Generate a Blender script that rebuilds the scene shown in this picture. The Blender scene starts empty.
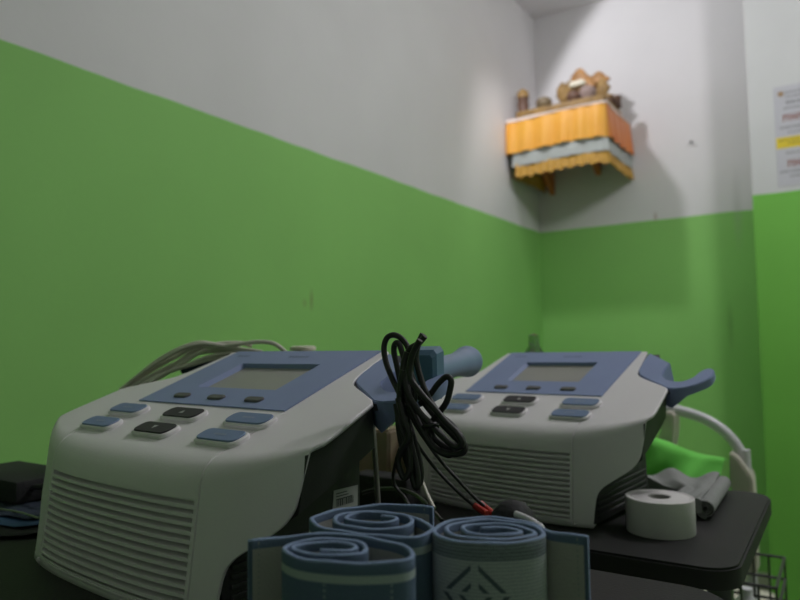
import bpy, bmesh, math, random
from math import sin, cos, pi, sqrt
from mathutils import Vector, Matrix
random.seed(7)
COL = bpy.context.scene.collection
EYE = 1.00                      # camera height above the floor
# ------------------------------------------------------------------ camera
FPX = 672.806
CR = Vector((0.83541, 0.54942, -0.01479)); CF = Vector((-0.54754, 0.83429, 0.06448)); CU = Vector((0.04776, -0.04577, 0.99781))
CR.normalize(); CU = CR.cross(CF).normalized(); CF = CU.cross(CR).normalized()
cam = bpy.data.cameras.new('camera'); co = bpy.data.objects.new('camera', cam); COL.objects.link(co)
m = Matrix.Identity(4)
for i, a in enumerate((CR, CU, -CF)):
    for j in range(3): m[j][i] = a[j]
m.translation = (0, 0, EYE); co.matrix_world = m
cam.sensor_width = 36; cam.sensor_fit = 'HORIZONTAL'; cam.lens = FPX / 800 * 36
cam.clip_start = 0.02
cam.dof.use_dof = True; cam.dof.focus_distance = 0.43; cam.dof.aperture_fstop = (cam.lens / 1000) / 0.0036
bpy.context.scene.camera = co

def ray(px, py): return CR * ((px - 400) / FPX) + CF - CU * ((py - 300) / FPX)
def atY(px, py, Y):             # point of the room plane y = Y
    r = ray(px, py); k = Y / r.y; return Vector((r.x * k, Y, EYE + r.z * k))
def atZ(px, py, z):
    r = ray(px, py); k = (z - EYE) / r.z; return Vector((r.x * k, r.y * k, z))

# ------------------------------------------------------------------ materials
def mat(name, col, rough=0.6, metal=0.0, var=0.06, scale=30, bump=0.0, bscale=200, spec=0.5, col2=None, trans=0.0, sheen=0.0):
    M = bpy.data.materials.new(name); M.use_nodes = True
    n = M.node_tree.nodes; l = M.node_tree.links; b = n['Principled BSDF']
    b.inputs['Roughness'].default_value = rough; b.inputs['Metallic'].default_value = metal
    b.inputs['Specular IOR Level'].default_value = spec
    if trans: b.inputs['Transmission Weight'].default_value = trans
    if sheen: b.inputs['Sheen Weight'].default_value = sheen
    tc = n.new('ShaderNodeTexCoord'); nz = n.new('ShaderNodeTexNoise'); nz.inputs['Scale'].default_value = scale
    nz.inputs['Detail'].default_value = 4
    l.new(tc.outputs['Object'], nz.inputs['Vector'])
    mx = n.new('ShaderNodeMix'); mx.data_type = 'RGBA'
    c2 = col2 or tuple(c * (1 - 2 * var) for c in col); c1 = col if col2 else tuple(min(1, c * (1 + var)) for c in col)
    mx.inputs[6].default_value = (*c1, 1); mx.inputs[7].default_value = (*c2, 1)
    l.new(nz.outputs['Fac'], mx.inputs[0]); l.new(mx.outputs[2], b.inputs['Base Color'])
    if bump:
        nb = n.new('ShaderNodeTexNoise'); nb.inputs['Scale'].default_value = bscale; nb.inputs['Detail'].default_value = 3
        l.new(tc.outputs['Object'], nb.inputs['Vector'])
        bp = n.new('ShaderNodeBump'); bp.inputs['Strength'].default_value = bump; bp.inputs['Distance'].default_value = 0.002
        l.new(nb.outputs['Fac'], bp.inputs['Height']); l.new(bp.outputs['Normal'], b.inputs['Normal'])
    return M

MH = mat('housing_plastic', (.76, .735, .75), .45, var=.02, bump=.06, bscale=900)
MDK = mat('dark_plastic', (.030, .032, .032), .5, var=.08, bump=.05, bscale=700)
MGK = mat('gasket', (.05, .05, .06), .6)
MBL = mat('panel_blue', (.245, .305, .50), .55, var=.03, bump=.03, bscale=900, spec=.3)
MKB = mat('key_blue', (.19, .26, .41), .6, var=.04, spec=.25)
MKD = mat('key_charcoal', (.05, .046, .052), .6, var=.05, spec=.25)
MKG = mat('key_grey', (.10, .095, .095), .5, var=.05)
MIC = mat('icon_grey', (.45, .45, .45), .6)
MIB = mat('icon_pale_blue', (.27, .33, .44), .6)
MINK = mat('faint_ink', (.12, .16, .26), .6)
MLCD = mat('lcd_glass', (.32, .315, .285), .4, var=.04, scale=12)
MTEAL = mat('teal_plastic', (.085, .175, .28), .45, var=.05)
MPRB = mat('applicator_blue', (.19, .27, .42), .45, var=.04, scale=15)
MCB = mat('black_cable', (.014, .014, .014), .5, var=.1)
MCG = mat('grey_cable', (.70, .67, .58), .5, var=.05)
MRED = mat('red_plastic', (.45, .03, .02), .4)
MSTEEL = mat('steel', (.5, .5, .48), .35, metal=.9)
MROD = mat('rod_metal', (.30, .29, .27), .5, metal=.3)
MLBL = mat('label_paper', (.42, .43, .42), .7)
MLI = mat('label_ink', (.07, .08, .08), .7)
MTBL = mat('black_table', (.013, .013, .013), .6, var=.15, scale=18, bump=.15, bscale=500, spec=.3)
MTBE = mat('black_edge', (.010, .010, .010), .6)
MLEG = mat('grey_metal', (.08, .08, .08), .4, metal=.5)
MTAPE = mat('white_tape', (.70, .68, .67), .8, var=.03, bump=.2, bscale=700)
MCORE = mat('card_core', (.38, .37, .35), .8)
MTOW = mat('grey_cloth', (.27, .28, .27), .95, var=.08, bump=.5, bscale=500)
MGRN = mat('green_cloth', (.16, .62, .09), .9, var=.08, scale=10, bump=.4, bscale=600)
MCREAM = mat('cream_plastic', (.55, .52, .44), .5, var=.04)
MWM = mat('white_metal', (.62, .62, .64), .35, var=.03)
MWOOD = mat('red_wood', (.62, .20, .05), .6, var=.2, scale=14)
MGOLD = mat('gold_paint', (.56, .27, .06), .5, metal=.1, col2=(.10, .045, .02), scale=28, bump=.6, bscale=80)
MGOLD2 = mat('dull_gold', (.50, .30, .08), .6, metal=.1, col2=(.05, .03, .02), scale=34, bump=.6, bscale=90)
MBRN = mat('dark_brown', (.13, .065, .04), .55, var=.2)
MOR = mat('orange_satin', (.84, .33, .02), .5, col2=(.78, .42, .04), scale=9, bump=.3, bscale=60, sheen=.3)
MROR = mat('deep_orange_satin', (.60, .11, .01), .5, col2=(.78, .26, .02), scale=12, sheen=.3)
MWC = mat('white_satin', (.42, .45, .43), .45, var=.08, bump=.4, bscale=60)
MFR = mat('gold_fringe', (.74, .42, .05), .6, col2=(.30, .15, .03), scale=70)
MPINK = mat('pale_trim', (.75, .62, .55), .7)
MWHT = mat('cream_flower', (.80, .76, .62), .7)
MPAPER = mat('poster_paper', (.52, .52, .56), .6, var=.03)
MYEL = mat('yellow_print', (.75, .58, .03), .6)
MPINKT = mat('grey_print', (.27, .27, .29), .7)
MRDP = mat('red_brown_print', (.25, .07, .04), .7)
MFAB = mat('navy_fabric', (.03, .045, .075), .9, var=.2, bump=.6, bscale=300)
MBFAB = mat('blue_trim', (.03, .09, .20), .7)
MBAG = mat('black_nylon', (.012, .012, .014), .75, bump=.4, bscale=300)
MZIP = mat('zip_metal', (.35, .35, .30), .4, metal=.6)
MBEI = mat('beige_plastic', (.16, .18, .13), .6, col2=(.34, .20, .11), scale=22)
MGLS = mat('clear_plastic', (.55, .65, .55), .15, trans=.95)

# wall: white above the paint line, green below, a few stains and a painted shadow strip with their own shapes
PAINT_Z = EYE + 0.520
def wall_mat(name, green, white, line=PAINT_Z, spots=(), rise=0.0):
    M = bpy.data.materials.new(name); M.use_nodes = True
    n = M.node_tree.nodes; l = M.node_tree.links; b = n['Principled BSDF']; b.inputs['Roughness'].default_value = .7
    b.inputs['Specular IOR Level'].default_value = .3
    g = n.new('ShaderNodeNewGeometry'); sp = n.new('ShaderNodeSeparateXYZ'); l.new(g.outputs['Position'], sp.inputs[0])
    nz = n.new('ShaderNodeTexNoise'); nz.inputs['Scale'].default_value = 7; l.new(g.outputs['Position'], nz.inputs['Vector'])
    ad = n.new('ShaderNodeMath'); ad.operation = 'MULTIPLY_ADD'; ad.inputs[1].default_value = .008; l.new(nz.outputs['Fac'], ad.inputs[0]); l.new(sp.outputs['Z'], ad.inputs[2])
    a2 = n.new('ShaderNodeMath'); a2.operation = 'MULTIPLY_ADD'; a2.inputs[1].default_value = rise; l.new(sp.outputs['Y'], a2.inputs[0]); l.new(ad.outputs[0], a2.inputs[2]); ad = a2   # hand-painted line, not quite level
    gt = n.new('ShaderNodeMath'); gt.operation = 'GREATER_THAN'; gt.inputs[1].default_value = line + .004; l.new(ad.outputs[0], gt.inputs[0])
    mx = n.new('ShaderNodeMix'); mx.data_type = 'RGBA'; mx.inputs[6].default_value = (*green, 1); mx.inputs[7].default_value = (*white, 1)
    l.new(gt.outputs[0], mx.inputs[0])
    n2 = n.new('ShaderNodeTexNoise'); n2.inputs['Scale'].default_value = 2.5; n2.inputs['Detail'].default_value = 5; l.new(g.outputs['Position'], n2.inputs['Vector'])
    rr = n.new('ShaderNodeMapRange'); rr.inputs['From Min'].default_value = .3; rr.inputs['From Max'].default_value = .7
    rr.inputs['To Min'].default_value = .95; rr.inputs['To Max'].default_value = 1.03; l.new(n2.outputs['Fac'], rr.inputs['Value'])
    mu = n.new('ShaderNodeMix'); mu.data_type = 'RGBA'; mu.blend_type = 'MULTIPLY'; mu.inputs[0].default_value = 1
    l.new(mx.outputs[2], mu.inputs[6]); l.new(rr.outputs[0], mu.inputs[7]); last = mu.outputs[2]
    for (p, sc, colr, amt) in spots:          # scuff marks and the painted pillar shadow
        vs = n.new('ShaderNodeVectorMath'); vs.operation = 'SUBTRACT'; vs.inputs[1].default_value = p; l.new(g.outputs['Position'], vs.inputs[0])
        vm = n.new('ShaderNodeVectorMath'); vm.operation = 'DIVIDE'; vm.inputs[1].default_value = sc; l.new(vs.outputs[0], vm.inputs[0])
        ln = n.new('ShaderNodeVectorMath'); ln.operation = 'LENGTH'; l.new(vm.outputs[0], ln.inputs[0])
        mr = n.new('ShaderNodeMapRange'); mr.inputs['From Min'].default_value = .2; mr.inputs['From Max'].default_value = 1
        mr.inputs['To Min'].default_value = amt; mr.inputs['To Max'].default_value = 0; l.new(ln.outputs['Value'], mr.inputs['Value'])
        m3 = n.new('ShaderNodeMix'); m3.data_type = 'RGBA'; m3.inputs[7].default_value = (*colr, 1)
        l.new(mr.outputs[0], m3.inputs[0]); l.new(last, m3.inputs[6]); last = m3.outputs[2]
    l.new(last, b.inputs['Base Color'])
    nb = n.new('ShaderNodeTexNoise'); nb.inputs['Scale'].default_value = 60; l.new(g.outputs['Position'], nb.inputs['Vector'])
    bp = n.new('ShaderNodeBump'); bp.inputs['Strength'].default_value = .12; bp.inputs['Distance'].default_value = .003
    l.new(nb.outputs['Fac'], bp.inputs['Height']); l.new(bp.outputs['Normal'], b.inputs['Normal'])
    return M
GREEN = (.28, .60, .165); WHITE = (.72, .71, .72)

# ------------------------------------------------------------------ mesh helpers
def link(name, me, m, parent=None, smooth=None):
    o = bpy.data.objects.new(name, me); COL.objects.link(o)
    if m is not None:
        for x in (m if isinstance(m, (list, tuple)) else [m]): me.materials.append(x)
    if parent is not None: o.parent = parent
    if smooth is not None:
        for p in me.polygons: p.use_smooth = True
        if smooth < 180:
            bm = bmesh.new(); bm.from_mesh(me)
            for e in bm.edges:
                if len(e.link_faces) == 2 and e.calc_face_angle(0) > math.radians(smooth): e.smooth = False
            bm.to_mesh(me); bm.free()
    return o
def mesh(name, vs, fs, m, parent=None, smooth=None, fix=True):
    me = bpy.data.meshes.new(name); me.from_pydata([tuple(v) for v in vs], [], fs); me.update()
    if fix:
        bm = bmesh.new(); bm.from_mesh(me); bmesh.ops.recalc_face_normals(bm, faces=bm.faces); bm.to_mesh(me); bm.free()
    return link(name, me, m, parent, smooth)
def bm_obj(name, bm, m, parent=None, smooth=None):
    me = bpy.data.meshes.new(name); bmesh.ops.recalc_face_normals(bm, faces=bm.faces); bm.to_mesh(me); bm.free()
    return link(name, me, m, parent, smooth)
def bbox(bm, lo, hi, bev=0.0, seg=2, mtx=None):
    r = bmesh.ops.create_cube(bm, size=1); vs = r['verts']
    for v in vs: v.co = Vector([lo[i] + (v.co[i] + .5) * (hi[i] - lo[i]) for i in range(3)])
    if bev:
        es = list({e for v in vs for e in v.link_edges})
        q = bmesh.ops.bevel(bm, geom=es, offset=bev, segments=seg, affect='EDGES', profile=.5); vs = list({v for f in q['faces'] for v in f.verts} | {v for v in vs if v.is_valid})
    if mtx is not None:
        for v in vs: v.co = mtx @ v.co
def box(name, lo, hi, m, parent=None, bev=0.0, mtx=None, seg=2):
    bm = bmesh.new(); bbox(bm, lo, hi, bev, seg, mtx); return bm_obj(name, bm, m, parent, 40 if bev else None)
def spline(P, n=6, closed=False):
    P = [Vector(p) for p in P]; out = []; N = len(P)
    for i in range(N if closed else N - 1):
        p0 = P[(i - 1) % N] if (closed or i > 0) else P[0]; p1 = P[i]; p2 = P[(i + 1) % N]
        p3 = P[(i + 2) % N] if (closed or i + 2 < N) else P[-1]
        for k in range(n):
            t = k / n
            out.append(.5 * ((2 * p1) + (p2 - p0) * t + (2 * p0 - 5 * p1 + 4 * p2 - p3) * t * t + (3 * p1 - p0 - 3 * p2 + p3) * t ** 3))
    if not closed: out.append(P[-1].copy())
    return out
def tube_data(P, r, seg=8, vs=None, fs=None):
    vs = [] if vs is None else vs; fs = [] if fs is None else fs
    rr = r if hasattr(r, '__len__') else [r] * len(P); base = len(vs)
    t0 = (P[1] - P[0]).normalized(); nrm = t0.orthogonal().normalized()
    for i, p in enumerate(P):
        t = (P[min(i + 1, len(P) - 1)] - P[max(i - 1, 0)]).normalized()
        nrm = (nrm - t * nrm.dot(t)); nrm = nrm.normalized() if nrm.length > 1e-6 else t.orthogonal().normalized(); b = t.cross(nrm)
        for k in range(seg):
            a = 2 * pi * k / seg; vs.append(p + (nrm * cos(a) + b * sin(a)) * rr[i])
    for i in range(len(P) - 1):
        for k in range(seg):
            a = base + i * seg + k; b2 = base + i * seg + (k + 1) % seg; fs.append((a, b2, b2 + seg, a + seg))
    fs.append(tuple(base + k for k in range(seg))[::-1]); fs.append(tuple(base + (len(P) - 1) * seg + k for k in range(seg)))
    return vs, fs
def tube(name, P, r, m, parent=None, seg=8, sub=6, closed=False):
    Q = spline(P, sub) if sub else [Vector(p) for p in P]
    vs, fs = tube_data(Q, r, seg); return mesh(name, vs, fs, m, parent, 60, fix=True)
def lathe(name, prof, m, parent=None, loc=(0, 0, 0), seg=32, mtx=None, smooth=50):
    vs = []; fs = []
    for (r, z) in prof:
        for k in range(seg):
            a = 2 * pi * k / seg; v = Vector((r * cos(a), r * sin(a), z))
            if mtx is not None: v = mtx @ v
            vs.append(v + Vector(loc))
    for i in range(len(prof) - 1):
        for k in range(seg):
            a = i * seg + k; b = i * seg + (k + 1) % seg; fs.append((a, b, b + seg, a + seg))
    fs.append(tuple(range(seg))[::-1]); fs.append(tuple((len(prof) - 1) * seg + k for k in range(seg)))
    o = mesh(name, vs, fs, m, parent, smooth)
    bm = bmesh.new(); bm.from_mesh(o.data); bmesh.ops.remove_doubles(bm, verts=bm.verts, dist=1e-6); bmesh.ops.recalc_face_normals(bm, faces=bm.faces)
    bm.to_mesh(o.data); bm.free(); return o
def thing(name, label, cat, loc=(0, 0, 0), group=None, mtx=None):
    o = bpy.data.objects.new(name, None); COL.objects.link(o); o.empty_display_size = .05
    if mtx is not None: o.matrix_world = mtx
    else: o.location = loc
    o['label'] = label; o['category'] = cat
    if group: o['group'] = group
    return o
def tag(o, label, cat, group=None, kind=None):
    o['label'] = label; o['category'] = cat
    if group: o['group'] = group
    if kind: o['kind'] = kind
    return o
def struct(o): o['kind'] = 'structure'; return o
def rebase(o, p):               # put a single mesh's origin at p (world)
    p = Vector(p); o.data.transform(Matrix.Translation(-p)); o.location = p; return o

# ------------------------------------------------------------------ room
XL, YB, ZC = -1.1883, 3.041, EYE + 1.568
XR, YF = 2.6, -3.0
scuff = [((XL, 1.377, 1.120), (.4, .008, .038), (.20, .16, .08), .6), ((XL, 1.350, 1.111), (.4, .011, .015), (.24, .22, .10), .4),
         ((XL, 1.99, .90), (.4, .009, .023), (.2, .2, .1), .3)]
scuff_shade_b = [((-.658, YB, 1.535), (.009, .4, .027), (.28, .16, .10), .55), ((-.382, YB, 1.054), (.015, .4, .12), (.10, .2, .06), .3),
          ((-.337, YB, 1.528), (.023, .4, .19), (.35, .36, .33), .25)]  # last entry: the pillar's shadow painted on as a tall grey strip
MWL = wall_mat('wall_paint_left', GREEN, WHITE, line=PAINT_Z + .0160, spots=scuff, rise=.0053); MWB = wall_mat('wall_paint_back', GREEN, WHITE, spots=scuff_shade_b)
MWP = wall_mat('pillar_paint_dimmed', (.18, .50, .080), (.58, .59, .585)); MWO = wall_mat('wall_paint', GREEN, WHITE)  # pillar colours darkened to stand in for the weaker light there
T = .12
struct(box('wall_left', (XL - T, YF - T, 0), (XL, YB + T, ZC), MWL))
struct(box('wall_back', (XL, YB, 0), (XR + T, YB + T, ZC), MWB))
struct(box('wall_right', (XR, YF - T, 0), (XR + T, YB, ZC), MWO))
struct(box('wall_front', (XL, YF - T, 0), (XR, YF, ZC), MWO))
struct(box('wall_pillar', (-.2525, 2.735, 0), (.20, YB, ZC), MWP, bev=.004))          # pillar standing out of the back wall
MFL = bpy.data.materials.new('floor_tile'); MFL.use_nodes = True
n = MFL.node_tree.nodes; l = MFL.node_tree.links; bk = n.new('ShaderNodeTexBrick'); g = n.new('ShaderNodeNewGeometry')
bk.offset = 0; bk.inputs['Scale'].default_value = 1; bk.inputs['Brick Width'].default_value = .4; bk.inputs['Row Height'].default_value = .4; bk.inputs['Mortar Size'].default_value = .004
bk.inputs['Color1'].default_value = (.36, .34, .31, 1); bk.inputs['Color2'].default_value = (.32, .31, .28, 1); bk.inputs['Mortar'].default_value = (.2, .19, .17, 1)
l.new(g.outputs['Position'], bk.inputs['Vector']); l.new(bk.outputs['Color'], n['Principled BSDF'].inputs['Base Color']); n['Principled BSDF'].inputs['Roughness'].default_value = .35
struct(box('floor', (XL - T, YF - T, -.1), (XR + T, YB + T, 0), MFL))
struct(box('ceiling', (XL - T, YF - T, ZC), (XR + T, YB + T, ZC + .1), mat('ceiling_white', (.78, .78, .80), .8, var=.02)))
struct(box('baseboard_left', (XL, YF, 0), (XL + .012, YB, .08), MCREAM))
struct(box('baseboard_back', (XL + .012, YB - .012, 0), (-.2525, YB, .08), MCREAM))

# ------------------------------------------------------------------ tables
def table(lbl, x0, x1, y0, y1, z, rad, th):
    t = thing('side_table', lbl, 'table', ((x0 + x1) / 2, (y0 + y1) / 2, 0)); cx, cy = (x0 + x1) / 2, (y0 + y1) / 2
    vs = []; fs = []; out = []
    for (sx, sy, a0) in ((1, 1, 0), (-1, 1, 90), (-1, -1, 180), (1, -1, 270)):
        for k in range(9):
            a = math.radians(a0 + 90 * k / 8)
            out.append(((x1 - x0) / 2 * sx - rad * sx + rad * cos(a), (y1 - y0) / 2 * sy - rad * sy + rad * sin(a)))
    bm = bmesh.new(); vv = [bm.verts.new((x, y, z - th)) for x, y in out]; f = bm.faces.new(vv)
    r = bmesh.ops.extrude_face_region(bm, geom=[f]); bmesh.ops.translate(bm, verts=[v for v in r['geom'] if isinstance(v, bmesh.types.BMVert)], vec=(0, 0, th))
    es = [e for e in bm.edges if abs(e.verts[0].co.z - z) < 1e-6 and abs(e.verts[1].co.z - z) < 1e-6]
    bmesh.ops.bevel(bm, geom=es, offset=.002, segments=2, affect='EDGES')
    bmesh.ops.recalc_face_normals(bm, faces=bm.faces)
    o = bm_obj('tabletop', bm, [MTBL, MTBE], t, 40)
    for p in o.data.polygons:
        if p.normal.z < .5: p.material_index = 1
    hx, hy = (x1 - x0) / 2 - .04, (y1 - y0) / 2 - .04
    bm = bmesh.new()
    bbox(bm, (-hx, -hy, z - th - .03), (hx, -hy + .02, z - th)); bbox(bm, (-hx, hy - .02, z - th - .03), (hx, hy, z - th))
    bbox(bm, (-hx, -hy, z - th - .03), (-hx + .02, hy, z - th)); bbox(bm, (hx - .02, -hy, z - th - .03), (hx, hy, z - th))
    bm_obj('frame', bm, MLEG, t)
    for sx in (-1, 1):
        for sy in (-1, 1):
            lg = box('leg', (sx * hx - (.025 if sx > 0 else 0), sy * hy - (.025 if sy > 0 else 0), .015), (sx * hx + (.025 if sx < 0 else 0), sy * hy + (.025 if sy < 0 else 0), z - th - .03), MLEG, t, bev=.002)
            cxl = sx * (hx - .0125); cyl = sy * (hy - .0125)
            lathe('foot', [(.001, 0), (.018, 0), (.018, .01), (.012, .0155), (.001, .0155)], MBAG, lg, (cxl, cyl, 0), 16)
    return t
ZA = EYE - .16; ZB = EYE - .18
table('nearer black table under the left device and the rolled straps', -.98, -.0605, .10, .478, ZA, .035, .018)
table('farther black table with rounded corners under the tape roll and right device', -.66, -.0765, .5835, .897, ZB, .028, .017)

# ------------------------------------------------------------------ the therapy devices (local u, v, w; w0 = base)
SL = .3559; C_, S_ = cos(SL), sin(SL); W0 = -.1148
def TP(u, t, e=0.0): return Vector((u, t * C_ - e * S_, t * S_ + e * C_ - W0))
OUT_T = [(-.062, .1552), (-.0504, .1562), (-.03, .1572), (-.02, .1568), (.010, .1537), (.020, .1525), (.024, .149), (.028, .1425), (.034, .133), (.041, .1215), (.046, .1145), (.050, .1105), (.055, .1075),
         (.060, .1055), (.068, .1040), (.085, .1015), (.108, .0975), (.1115, .0970)]
def interp(tab, x):
    if x <= tab[0][0]: return tab[0][1]
    for (a, b), (c, d) in zip(tab, tab[1:]):
        if x <= c: return b + (d - b) * (x - a) / (c - a)
    return tab[-1][1]
HWW = [(-.1157, .1105), (-.099, .1118), (-.0885, .1132), (-.0826, .1150), (-.0775, .1187), (-.074, .1232), (-.070, .1288), (-.0635, .1382), (-.060, .1425), (-.057, .1452), (-.053, .1478), (-.048, .1498), (-.040, .1512), (-.030, .1525), (-.018, .1542)]
def vfront(u, w): return -.0770 + .35 * u * u + 46 * u ** 4 - .13 * (-.0455 - w)
def corner(u):
    w = -.02
    for _ in range(12): w = vfront(u, w) * S_ / C_
    return vfront(u, w), w
def surf(u, row):
    kind, q = row
    if kind == 't': return Vector((u, q * C_, q * S_ - W0))
    vc, wc = corner(u); k = 1 - .80 * min(1, abs(u) / .155) ** 2.4
    ra, rb = .018 * k, .0155 * k
    if kind == 'a':
        p0 = Vector((u, vc + ra * C_, wc + ra * S_)); p1 = Vector((u, vc, wc)); wl = wc - rb; p2 = Vector((u, vfront(u, wl), wl))
        t = q; p = p0 * (1 - t) ** 2 + p1 * 2 * t * (1 - t) + p2 * t * t; p.z -= W0; return p
    wl = wc - rb; w = wl + (-.0461 - wl) * q if kind == 'c' else q
    return Vector((u, vfront(u, w), w - W0))
def build_device():
    # fascia -----------------------------------------------------
    rows = [('t', t) for t in (.1115, .108, .104, .095, .083, .076, .068, .062, .058, .055, .052, .050, .048, .046, .0435, .041, .0375, .034, .031, .028, .026, .024, .022, .020, .018, .014, .010, .0, -.010, -.02, -.028, -.034)]
    rows += [('a', k / 8) for k in range(0, 9)] + [('c', .35), ('c', .7)]
    pitch = .0050; top = -.0465; ng = 13; gr = []
    rows.append(('w', top + .0004)); gr.append(0); base_n = len(rows)
    depth = {}
    for k in range(ng):
        for f_, d_ in ((0.02, 1.0), (.44, 1.0), (.50, .5), (.60, 0.0), (.98, 0.0)):
            depth[len(rows)] = d_; rows.append(('w', top - pitch * (k + f_)))
    rows += [('w', -.1105), ('w', W0)]
    cols = [-.0955, -.0928, -.0924, -.0918, -.0914, -.0890, -.0886, -.075, -.060, -.052, -.035, -.018, 0, .018, .035, .052, .060, .075, .0886, .0890, .0914, .0918, .0924, .0928, .0955]
    side = [1, .97, .9, .75, .55, .3]
    vs = []; grid = []
    for ri, row in enumerate(rows):
        kind, q = row
        if kind == 't': hw = interp(OUT_T, q)
        elif kind == 'a': hw = .1560 + (interp(HWW, corner(.155)[1] - .005) - .1560) * q ** 1.2
        elif kind == 'c': wl = corner(.155)[1] - .005; hw = interp(HWW, wl + (-.0461 - wl) * q)
        else: hw = interp(HWW, q)
        hw = max(hw, .0965); line = []
        us = [-(.0955 + (hw - .0955) * s) for s in side] + cols + [.0955 + (hw - .0955) * s for s in side[::-1]]
        for u in us:
            p = surf(u, row)
            if ri in depth and depth[ri] and abs(u) < .0888: p.y += .0055 * depth[ri]
            if abs(abs(u) - .0921) < .0004:                      # moulding seam
                if kind == 't' and q < 0: p += Vector((0, S_, -C_)) * .001
                elif kind != 't': p += Vector((0, .0010, -.0002))
            line.append(len(vs)); vs.append(p)
        grid.append(line)
    fs = []
    for i in range(len(rows) - 1):
        for j in range(len(grid[0]) - 1):
            a, b = grid[i][j], grid[i][j + 1]; c, d = grid[i + 1][j + 1], grid[i + 1][j]
            if rows[i][0] == 't' and rows[i + 1][0] == 't':
                tm = (rows[i][1] + rows[i + 1][1]) / 2; um = (vs[a].x + vs[b].x) / 2
                if .028 < tm < .083 and abs(um) < .052: continue
            fs.append((a, d, c, b))
    o = mesh('housing', vs, fs, MH, dev, 24)
    if o.data.polygons[len(fs) // 2].normal.y > 0 or True:
        # make sure normals point out (front faces look towards -v)
        s = sum(p.normal.y * p.area for p in o.data.polygons if p.center.z < .06)
        if s > 0: o.data.flip_normals()
    sm = o.modifiers.new('shell', 'SOLIDIFY'); sm.thickness = .0028; sm.offset = -1
    # dark inner body ---------------------------------------------
    def ring(kind):
        pts = []
        src = [(-.045, .1535), (.000, .1530), (.0205, .1508), (.0255, .1445), (.034, .1310), (.043, .1165), (.050, .1090), (.059, .1040), (.085, .1005), (.110, .0955)]
        for i, (t, u) in enumerate(src):
            if kind == 0: pts.append((TP(u, t, -.0032)))
            if kind == 1: pts.append((TP(u - (.0035 if i == 0 else .007 if i < 4 else .006 * max(0, 1 - (i - 3) / 4)), t + (-.015 if i == 0 else 0), -.033)))
            if kind == 2: pts.append(Vector((.1085, [-.067, -.02, .005, .015, .024, .032, .038, .043, .049, .055][i], [-.084, -.070, -.058, -.052, -.048, -.044, -.042, -.040, -.038, -.036][i] - W0)))
            if kind == 3: pts.append(Vector((.1085, [-.066, -.02, .005, .015, .024, .032, .038, .043, .049, .055][i], -.1138 - W0)))
        return pts
    rings = []
    vs = []
    for k in range(4):
        R = ring(k); R = R + [Vector((-p.x, p.y, p.z)) for p in R[::-1]]; rings.append(list(range(len(vs), len(vs) + len(R)))); vs += R
    fs = []
    for k in range(3):
        N = len(rings[k])
        for i in range(N): fs.append((rings[k][i], rings[k][(i + 1) % N], rings[k + 1][(i + 1) % N], rings[k + 1][i]))
    fs.append(tuple(rings[3])); N = len(rings[0])
    for i in range(N // 2 - 1):                                  # lid leaves the well under the screen to the tray
        fs.append((rings[0][i], rings[0][i + 1], rings[0][N - 2 - i], rings[0][N - 1 - i]))
    bd = mesh('side_shell', vs, fs, MDK, dev, 30)
    # the lid stands under the display well: sink it
    for v in bd.data.vertices: pass
    # vents on both flanks
    for sx in (-1, 1):
        bm = bmesh.new()
        for k in range(6):
            z0 = .005 + k * .0058
            f0 = -.060; f1 = .050 if k < 5 else .02
            bbox(bm, (min(sx * .1050, sx * .1102), f0, z0), (max(sx * .1050, sx * .1102), f1, z0 + .0034), .0006, 1)
        bm_obj('side_vent', bm, MDK, dev, 40)
    # display panel with a sloped well ------------------------------
    h, e1 = .0903, .0011
    o4 = [(-h, -.0005), (h, -.0005), (h, .1112), (-h, .1112)]; i4 = [(-.0490, .0300), (.0490, .0300), (.0490, .0812), (-.0490, .0812)]; b4 = [(-.0458, .0335), (.0458, .0335), (.0458, .0800), (-.0458, .0800)]
    vs = [TP(u, t, e1) for u, t in o4] + [TP(u, t, e1) for u, t in i4] + [TP(u, t, -.0030) for u, t in b4] + [TP(u, t, .0001) for u, t in o4]
    fs = []
    for k in range(4):
        j = (k + 1) % 4; fs += [(k, j, 4 + j, 4 + k), (4 + k, 4 + j, 8 + j, 8 + k), (12 + k, 12 + j, j, k)]
    pn = mesh('display_panel', vs, fs, MBL, dev, fix=True)
    if pn.data.polygons[0].normal.z < 0: pn.data.flip_normals()
    vs = [TP(u, t, -.0028) for u, t in [(-.0462, .0331), (.0462, .0331), (.0462, .0803), (-.0462, .0803)]] + [TP(u, t, -.0031) for u, t in [(-.0462, .0331), (.0462, .0331), (.0462, .0803), (-.0462, .0803)]]
    sc = mesh('screen', vs, [(0, 1, 2, 3), (7, 6, 5, 4), (0, 4, 5, 1), (1, 5, 6, 2), (2, 6, 7, 3), (3, 7, 4, 0)], MLCD, dev); sc['label'] = 'grey-green liquid crystal screen'
    # faint printed marks on the panel
    bm = bmesh.new(); random.seed(3)
    def glyph(u, t, du, dt, e):
        vv = [bm.verts.new(TP(a, b, e)) for a, b in ((u, t), (u + du, t), (u + du, t + dt), (u, t + dt))]; bm.faces.new(vv)
    for k in range(7): glyph(-.076 + k * .0024, .0975, .0017, .0022 if k % 2 else .003, .00125)
    bm_obj('panel_print', bm, MINK, dev); bm = bmesh.new()
    for k in range(11): glyph(-.004 + k * .0023, .0955, .0015, .0028 if k % 3 else .0036, .00125)
    lg = bm_obj('panel_print', bm, MINK, dev)
    # keys ---------------------------------------------------------
    def rounded(cx, ct, a, b, r, n=5, bul=0.0):
        out = []
        for sx, sy, a0 in ((1, 1, 0), (-1, 1, 90), (-1, -1, 180), (1, -1, 270)):
            for k in range(n + 1):
                t = math.radians(a0 + 90 * k / n); out.append((cx + sx * (a - r) + r * cos(t) * 1.0, ct + sy * (b - r) + r * sin(t)))
        return out
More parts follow.
